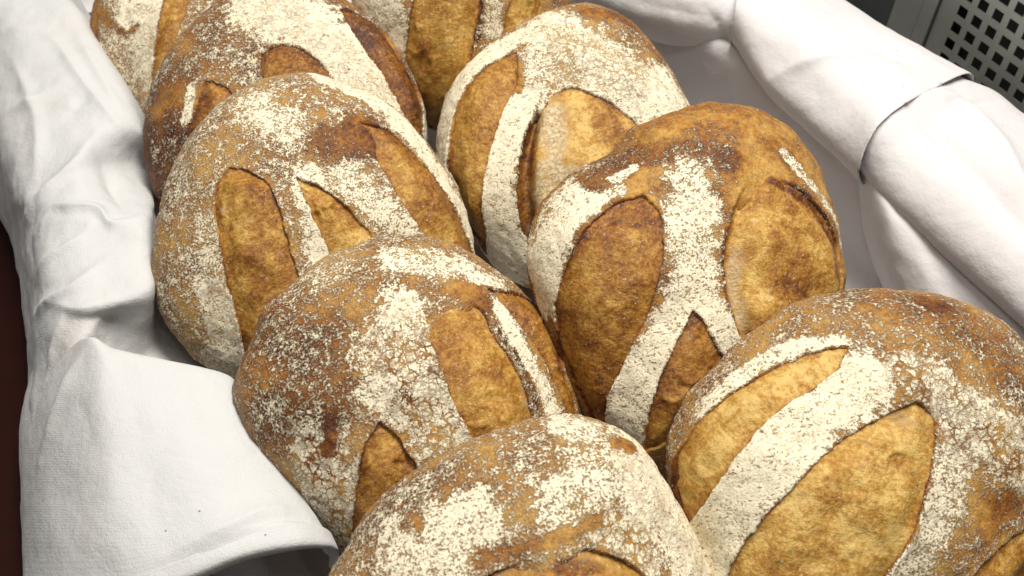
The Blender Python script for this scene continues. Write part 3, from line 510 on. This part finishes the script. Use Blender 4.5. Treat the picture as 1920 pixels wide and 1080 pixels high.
def build_loaf(key, label, seed, N=300):
    D = LOAVES[key]; a, b = D['ab']; F = D['F']
    def R(th):
        m = 1 + sum(F[2 * i] * np.cos((i + 2) * th) + F[2 * i + 1] * np.sin((i + 2) * th) for i in range(len(F) // 2))
        return m * a * b / np.sqrt((b * np.cos(th)) ** 2 + (a * np.sin(th)) ** 2)
    def dome(xy):
        r = np.hypot(xy[:, 0], xy[:, 1]) / R(np.arctan2(xy[:, 1], xy[:, 0])); return zprof(np.minimum(r, .998))
    off = np.array([seed * 1.37, seed * 2.11, seed])
    scores = []
    for L, Rr, o in D['scores']:
        l, r = even(L, 44), even(Rr, 44); scores.append((l, r, np.vstack([l, r[::-1]]), o))
    def paint(xy, p3):
        """flour / toast / pale / crack / ridge at plan points"""
        fl = np.full(len(xy), D['base'][0]); to = np.full(len(xy), D['base'][1]); pa = np.zeros(len(xy)); ck = np.full(len(xy), .0); rg = np.zeros(len(xy))
        rag = .6 * vnoise((p3 + off) * 60, 3) + .5 * vnoise((p3 + off) * 150, 4) + .45 * vnoise((p3 + off) * 330, 5)
        for kind, P, w, val, wt in D['strokes']:
            P = np.asarray(P, float); P = even(P, 24) if len(P) > 2 else P
            d = seg_dist(xy, P); w = w * 1.22 if kind == 'f' and val >= .85 else w
            if kind == 'r':
                rg += val * np.exp(-(d / w) ** 2); continue
            k = wt * (sstep(1.35, .60, d / w + .48 * rag) if not (kind == 'f' and val < .2) else .9 * sstep(1.5, .2, d / w + .75 * rag))
            if kind == 'p': k = sstep(1.9, .1, d / w + .9 * rag)
            if kind == 'f': fl = fl + (val - fl) * k
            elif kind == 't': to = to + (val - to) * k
            elif kind == 'p': pa = np.maximum(pa, val * k)
            elif kind == 'c': ck = np.maximum(ck, val * k)
        return fl, to, pa, ck, rg
    # --- crust: a square grid wrapped on the dome, then rings under it
    g = np.linspace(-1, 1, N); x, y = np.meshgrid(g, g, indexing='ij')
    X = x * np.sqrt(1 - y * y / 2); Y = y * np.sqrt(1 - x * x / 2)
    rd = np.minimum(np.hypot(X, Y), 1).ravel(); th = np.arctan2(Y, X).ravel()
    r = np.sin(rd * math.pi / 2); rr = R(th) * r
    P = np.stack([rr * np.cos(th), rr * np.sin(th), zprof(r)], 1)
    G = P.reshape(N, N, 3); nu = np.gradient(G, axis=0); nv = np.gradient(G, axis=1)
    n = np.cross(nu, nv).reshape(-1, 3); n /= np.linalg.norm(n, axis=1)[:, None] + 1e-12
    bad = (rd > .985); n[bad] = np.stack([np.cos(th), np.sin(th), np.full_like(th, .15)], 1)[bad]
    xy = P[:, :2]
    fl, to, pa, ck, rg = paint(xy, P)
    lump = .0050 * vnoise((P + off) * 14, 1) + .0022 * vnoise((P + off) * 38, 2) + .0008 * vnoise((P + off) * 110, 6) + .0003 * vnoise((P + off) * 260, 7)
    d = lump + rg
    fade = sstep(1.0, .93, r)
    for l, rt, poly, o in scores:
        sd = poly_sdf(xy, poly) + .0010 * vnoise((P + off) * 110, 21) + .0008 * vnoise((P + off) * 300, 22); ear = .5 + 1.3 * np.clip(vnoise((P + off) * 22, 23) + .3, 0, 1); dep = .0065 + max(o.get('chan', 0) * 1.1, o.get('deep', 0))
        tip = (l[0] + rt[0]) / 2; sft = o.get('soft', 0); opn = sstep(0, sft, np.linalg.norm(xy - tip, axis=1) - .3 * sft + .012 * vnoise((P + off) * 40, 24)) if sft else 1.0
        d += np.where(sd < 0, -dep * sstep(.0004, -.0022, sd), 0) * fade * opn
        d += np.where(sd >= 0, .0016 * ear * np.exp(-sd / .005), .0016 * ear * sstep(-.002, 0, sd)) * fade * opn
        ins = opn * sstep(.0002, -.0012, sd); to = np.maximum(to, .9 * ins); fl = fl * (1 - .9 * ins)
    P = P + n * d[:, None]
    # ring order of the rim
    idx = np.arange(N * N).reshape(N, N)
    rim = np.r_[idx[:-1, 0], idx[-1, :-1], idx[1:, -1][::-1], idx[0, 1:][::-1]]
    verts = [P]; quads = [grid_faces(N, N)]; prev = rim; base = N * N; rt_ = np.arctan2(P[rim, 1], P[rim, 0]); Rr = R(rt_)
    for q in (.985, .95, .88, .75, .5, .2):
        verts.append(np.stack([Rr * q * np.cos(rt_), Rr * q * np.sin(rt_), np.full_like(Rr, -HB * (1 - q ** 3) ** .5)], 1))
        cur = base + np.arange(len(rim)); base += len(rim)
        quads.append(np.stack([prev, np.roll(prev, -1), np.roll(cur, -1), cur], 1)[:, ::-1]); prev = cur
    nb = base - N * N
    pad = lambda a_, v: np.r_[a_, np.full(nb, v)]
    me = mesh_np("bread_loaf", np.vstack(verts), np.vstack(quads), None,
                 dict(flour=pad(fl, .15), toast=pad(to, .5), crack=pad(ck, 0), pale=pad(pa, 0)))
    ob = link("bread_loaf", me, M_CRUST, None, label=label, category="bread loaf", group="bread loaves leaning in the linen lined tray", seed=float(seed))
    ob.location = D['c']; ob.rotation_euler = Euler((rad(D['tilt']), 0, D['yaw']))
    # --- opened scores: ruled patches swelling out of the cuts
    nt, ns = 72, 40
    for l, rt, poly, o in scores:
        l2, r2 = even(l, nt), even(rt, nt); s = np.linspace(0, 1, ns)
        Q = (l2[:, None] * (1 - s)[None, :, None] + r2[:, None] * s[None, :, None]).reshape(-1, 2)
        rr = np.hypot(Q[:, 0], Q[:, 1]); tq = np.arctan2(Q[:, 1], Q[:, 0]); lim = R(tq) * .995
        Q *= np.minimum(1, lim / (rr + 1e-9))[:, None]
        e = 2e-4; z = dome(Q); zx = (dome(Q + [e, 0]) - z) / e; zy = (dome(Q + [0, e]) - z) / e
        nn = np.stack([-zx, -zy, np.ones_like(z)], 1); nn /= np.linalg.norm(nn, axis=1)[:, None]
        P3 = np.c_[Q, z]
        wd = np.linalg.norm(r2 - l2, axis=1)[:, None] * np.ones(ns)[None]
        dl = (wd * s[None]).ravel(); dr = (wd * (1 - s)[None]).ravel()
        ed = -poly_sdf(Q, poly)
        lump = .0050 * vnoise((P3 + off) * 14, 1) + .0022 * vnoise((P3 + off) * 38, 2)
        fl, to, pa, ck, rg = paint(Q, P3)
        dd = lump - .0014 + .0052 * sstep(0, .020, ed) + .0016 * vnoise((P3 + off) * 45, 9) * sstep(0, .01, ed) + .0008 * vnoise((P3 + off) * 120, 10) * sstep(0, .006, ed) + rg
        rs = np.random.RandomState(int(seed * 31 + len(scores) * 7 + abs(l[0, 0]) * 1e4) % 100000)
        for _ in range(9):
            q = Q[rs.randint(len(Q))]; rr_ = rs.uniform(.003, .010); v = Q - q; dq = np.hypot(v[:, 0], v[:, 1]); aq = np.arctan2(v[:, 1], v[:, 0])
            dd += rs.uniform(.0009, .0022) * np.exp(-((dq - rr_) / .0016) ** 2) * sstep(-.2, .7, np.cos(aq - rs.uniform(0, 6.28))) * sstep(0, .006, ed) - .0006 * np.exp(-(dq / rr_) ** 2)
        if o.get('chan'): dd -= o['chan'] * np.exp(-((dl - .008) / .0085) ** 2) * sstep(0, .002, ed)
        dd -= o.get('deep', 0)
        tb = o.get('toast', .3); to = np.clip(np.where(to > D['base'][1] + .02, np.maximum(to, tb), tb), 0, 1)
        to = np.clip(to + .30 * np.exp(-ed / .0012) + .20 * np.exp(-ed / .008), 0, 1.1)
        P3 = P3 + nn * dd[:, None]
        me = mesh_np("opened_score", P3, grid_faces(nt, ns)[:, ::-1], None,
                     dict(toast=to, pale=pa, along=(np.r_[0, np.cumsum(np.linalg.norm(np.diff((l2 + r2) / 2, axis=0), axis=1))][:, None] * np.ones(ns)[None]).ravel(), across=dl))
        link("opened_score", me, M_SCORE, ob, seed=float(seed))
    return ob

LABELS = {
 'A': "floury loaf at the far left, half hidden behind the darker loaf, beside the white cloth",
 'B': "dark brown loaf with a broad cream flour band, third from the front on the left",
 'C': "speckled oval loaf with a long narrow open score, its left side against the creased cloth",
 'D': "loaf with cracked flour strip and two brown scores, partly under the white cloth flap",
 'E': "frontmost loaf cut by the bottom edge, flour speckled with cracked white patch at right",
 'F': "rearmost loaf with vertical golden score, seen between two loaves at the top edge",
 'G': "loaf with curved white stripe and dark deep cut, near the top by the rolled cloth",
 'H': "golden topped loaf with flour stem splitting into a fork between brown oval scores",
 'I': "large loaf at lower right with wide pale diagonal flour stripe and golden scores",
}
LABELS['B'] = "dark brown loaf with a broad cream flour band and thin dark score on its right"
for i, k in enumerate('ABCDEFGHI'):
    build_loaf(k, LABELS[k], i + 1, 320 if k in 'CDEHI' else 260)

# ------------------------------------------------------------------ cloths
def cloth_mesh(name, grid, nu, nv, creases=(), amp=.0012, seed=1, fold=0.0):
    G = np.array(grid); k, m, _ = G.shape
    A = np.stack([catmull(G[:, j], nu) for j in range(m)], 1)
    A = np.stack([catmull(A[i], nv) for i in range(nu)], 0)
    n = np.cross(np.gradient(A, axis=0), np.gradient(A, axis=1)); n /= np.linalg.norm(n, axis=2)[..., None] + 1e-12
    mid = n[nu // 2, nv // 2]
    p = A.reshape(-1, 3); nn = n.reshape(-1, 3)
    if (nn[:, 2].mean()) < 0: nn = -nn; flip = True
    else: flip = False
    d = amp * (vnoise(p * 22, seed) + .5 * vnoise(p * 50, seed + 1)) + amp * .25 * vnoise(p * 120, seed + 2)
    if fold:
        q = np.stack([p @ np.array([.62, -.62, .48]), p @ np.array([.70, .70, 0]) * .30, p[:, 2] * .3], 1) * 21
        q[:, 0] += .5 * vnoise(p * 9, seed + 5)
        rdg = 1 - np.abs(vnoise(q, seed + 4)); d += fold * (rdg ** 3 - .4) * (.5 + .5 * vnoise(p * 7, seed + 6))
    for P, w, h in creases:
        P = even(P, 30) if len(P) > 2 else np.array(P)
        ds = seg_dist(p, P); ends = np.minimum(np.linalg.norm(p - P[0], axis=1), np.linalg.norm(p - P[-1], axis=1))
        d += 1.6 * h * np.exp(-(ds / w) ** 1.5) * (.35 + .65 * sstep(0, .04, ends))
    p = p + nn * d[:, None]
    f = grid_faces(nu, nv)
    me = mesh_np(name, p, f[:, ::-1] if flip else f)
    Lu = np.r_[0, np.cumsum(np.linalg.norm(np.diff(A[:, nv // 2], axis=0), axis=1))]
    Lv = np.r_[0, np.cumsum(np.linalg.norm(np.diff(A[nu // 2], axis=0), axis=1))]
    uv = np.stack(np.meshgrid(Lu, Lv, indexing='ij'), -1).reshape(-1, 2)
    li = np.empty(len(me.loops), np.int32); me.loops.foreach_get("vertex_index", li)
    me.uv_layers.new(name="weave").data.foreach_set("uv", uv[li].astype(np.float32).ravel())
    return me

def cloth(name, grid, nu, nv, mat, parent=None, cr=(), amp=.0012, seed=1, fold=0.0, **props):
    o = link(name, cloth_mesh(name, grid, nu, nv, cr, amp, seed, fold), mat, parent, **props)
    s = o.modifiers.new("thickness", 'SOLIDIFY'); s.thickness = .0012; s.offset = -1
    return o

left = cloth("linen_cloth", DRAPE, 380, 210, M_LINEN, None, CREASES['drape'], .0016, 11, .0034,
             label="creased white linen cloth draped over the left side of the tray", category="cloth")
cloth("folded_flap", FLAP, 190, 170, M_LINEN, left, CREASES['flap'], .0010, 15)
cloth("hem", [[(x, y, z + .0013) for x, y, z in r] for r in FLAP[6:10]], 70, 170, M_LINEN, left, CREASES['flap'], .0010, 15)

def pt(u, v, z): return tuple(U * u + V * v + np.array([0, 0, z]))
def wo(u): return float(np.interp(u, [-.86, -.64], [-.055, 0]))
lining_grid = [[pt(u, -.03, .004), pt(u, -.012, .060), pt(u, .010, .074), pt(u, .028, .050), pt(u, .036, .020), pt(u, .06, .006), pt(u, .2, .004), pt(u, .35, .004), pt(u, .5, .004), pt(u, .60, .006),
                pt(u, .658 + wo(u), .020), pt(u, .668 + wo(u), .06), pt(u, .670 + wo(u), .11), pt(u, .675 + wo(u), .140), pt(u, .700 + wo(u), .152)] for u in np.linspace(-1.32, -.0, 12)]
lining_grid = [[(x, y, max(z, .10)) for x, y, z in lining_grid[0]]] + lining_grid
lin = cloth("lining_cloth", lining_grid, 160, 120, M_NAPKIN, None, (), .002, 21,
            label="smooth white cotton cloth lining the tray and rolled over its right side", category="cloth")
cloth("rolled_edge", ROLL_BACK, 110, 90, M_NAPKIN, lin, CREASES['back'], .0012, 31)
cloth("rolled_edge", ROLL, 150, 130, M_NAPKIN, lin, CREASES['roll'], .0010, 33)
cloth("rolled_edge", ROLL_TAIL, 150, 130, M_NAPKIN, lin, CREASES['tail'], .0010, 35)
cloth("hanging_fold", HANG, 100, 100, M_NAPKIN, lin, (), .0012, 37)

# ------------------------------------------------------------------ tray, table, steel cabinet
def boxes(name, items, mat, parent=None, bevel=.0, **props):
    """items: (centre, half sizes, rotation about z) joined into one mesh"""
    vs, fs = [], []
    for c, h, rz in items:
        b = len(vs); cr_, sr = math.cos(rz), math.sin(rz)
        for sx in (-1, 1):
            for sy in (-1, 1):
                for sz in (-1, 1):
                    x, y, z = sx * h[0], sy * h[1], sz * h[2]
                    vs.append((c[0] + x * cr_ - y * sr, c[1] + x * sr + y * cr_, c[2] + z))
        fs += [tuple(b + i for i in f) for f in ((0, 1, 3, 2), (4, 6, 7, 5), (0, 4, 5, 1), (2, 3, 7, 6), (0, 2, 6, 4), (1, 5, 7, 3))]
    me = bpy.data.meshes.new(name); me.from_pydata(vs, [], fs); me.update()
    o = link(name, me, mat, parent, **props)
    if bevel:
        m = o.modifiers.new("bevel", 'BEVEL'); m.width = bevel; m.segments = 2
    return o
RZ = math.atan2(U[1], U[0])
def tb(u, v, z, hu, hv, hz): return (pt(u, v, z), (hu, hv, hz), RZ)

link("table", mesh_np("table", np.array([(-4, -3, -.012), (4, -3, -.012), (4, 5, -.012), (-4, 5, -.012)], float), np.array([[0, 1, 2, 3]]), smooth=False),
     M_WOOD, None, kind="structure", label="dark red brown table top")
tray = boxes("serving_tray", [tb(-.66, .347, -.004, .68, .332, .002)], M_DARK, None, label="steel tray under the cloths holding the loaves", category="tray")
boxes("side_wall", [tb(-.66, .020, .025, .68, .0015, .025)], M_DARK, tray)
boxes("side_wall", [tb(-.66, .682, .060, .68, .0015, .062)], M_DARK, tray)
boxes("end_wall", [tb(.018, .351, .045, .0015, .328, .047)], M_DARK, tray)
boxes("end_wall", [tb(-1.338, .351, .060, .0015, .328, .062)], M_DARK, tray)

# upright steel cabinet side with square perforations, parallel to the tray
W = np.array([.463, -.886, 0.]); Nn = np.array([-.886, -.463, 0.]); O = np.array([.519, .927, 0.])
WZ = math.atan2(W[1], W[0])
def perforated(name, s0, z0, ns, nz, pitch, hole, mat, parent):
    """plate with real square holes: s along W from s0, z up from z0"""
    e = (pitch - hole) / 2
    sx = [s0 - .02]; zx = [0.0]
    for i in range(ns): sx += [s0 + i * pitch + e, s0 + i * pitch + e + hole]
    for i in range(nz): zx += [z0 + i * pitch + e, z0 + i * pitch + e + hole]
    sx.append(s0 + ns * pitch + .02); zx.append(z0 + nz * pitch + .02)
    th = .0014; vs, fs, ix = [], [], {}
    def vid(i, j, k):
        if (i, j, k) not in ix:
            ix[(i, j, k)] = len(vs); vs.append(tuple(O + W * sx[i] + np.array([0, 0, zx[j]]) - Nn * th * k))
        return ix[(i, j, k)]
    hol = lambda i, j: i % 2 == 1 and j % 2 == 1
    for i in range(len(sx) - 1):
        for j in range(len(zx) - 1):
            if hol(i, j):
                fs += [(vid(i, j, 0), vid(i, j + 1, 0), vid(i, j + 1, 1), vid(i, j, 1)), (vid(i + 1, j, 0), vid(i + 1, j, 1), vid(i + 1, j + 1, 1), vid(i + 1, j + 1, 0)),
                       (vid(i, j, 0), vid(i, j, 1), vid(i + 1, j, 1), vid(i + 1, j, 0)), (vid(i, j + 1, 0), vid(i + 1, j + 1, 0), vid(i + 1, j + 1, 1), vid(i, j + 1, 1))]
            else:
                fs += [(vid(i, j, 0), vid(i + 1, j, 0), vid(i + 1, j + 1, 0), vid(i, j + 1, 0)), (vid(i, j, 1), vid(i, j + 1, 1), vid(i + 1, j + 1, 1), vid(i + 1, j, 1))]
    me = bpy.data.meshes.new(name); me.from_pydata(vs, [], fs); me.update()
    return link(name, me, mat, parent)
def cb(s, n, z, hs, hn, hz): q = O + W * s + Nn * n; return ((q[0], q[1], z), (hs, hn, hz), WZ)
cab = boxes("steel_cabinet", [cb(.10, -.060, .28, .60, .030, .29)], M_HOLLOW_SHADE, None, label="upright steel cabinet side with square perforations behind the tray", category="cabinet")
perforated("perforated_panel", PERF[0], PERF[1], 22, 24, .0213, .0128, M_STEEL, cab)
boxes("frame_post", [cb(PERF[0] - .0312, .000, .28, .0098, .005, .29)], M_STEEL, cab, .002)
boxes("side_panel", [cb(PERF[0] - .0635, -.004, .28, .0205, .004, .29)], M_STEEL, cab, .002)
boxes("side_panel", [cb(PERF[0] - .302, -.008, .28, .216, .004, .29)], M_DARK, cab, .002)
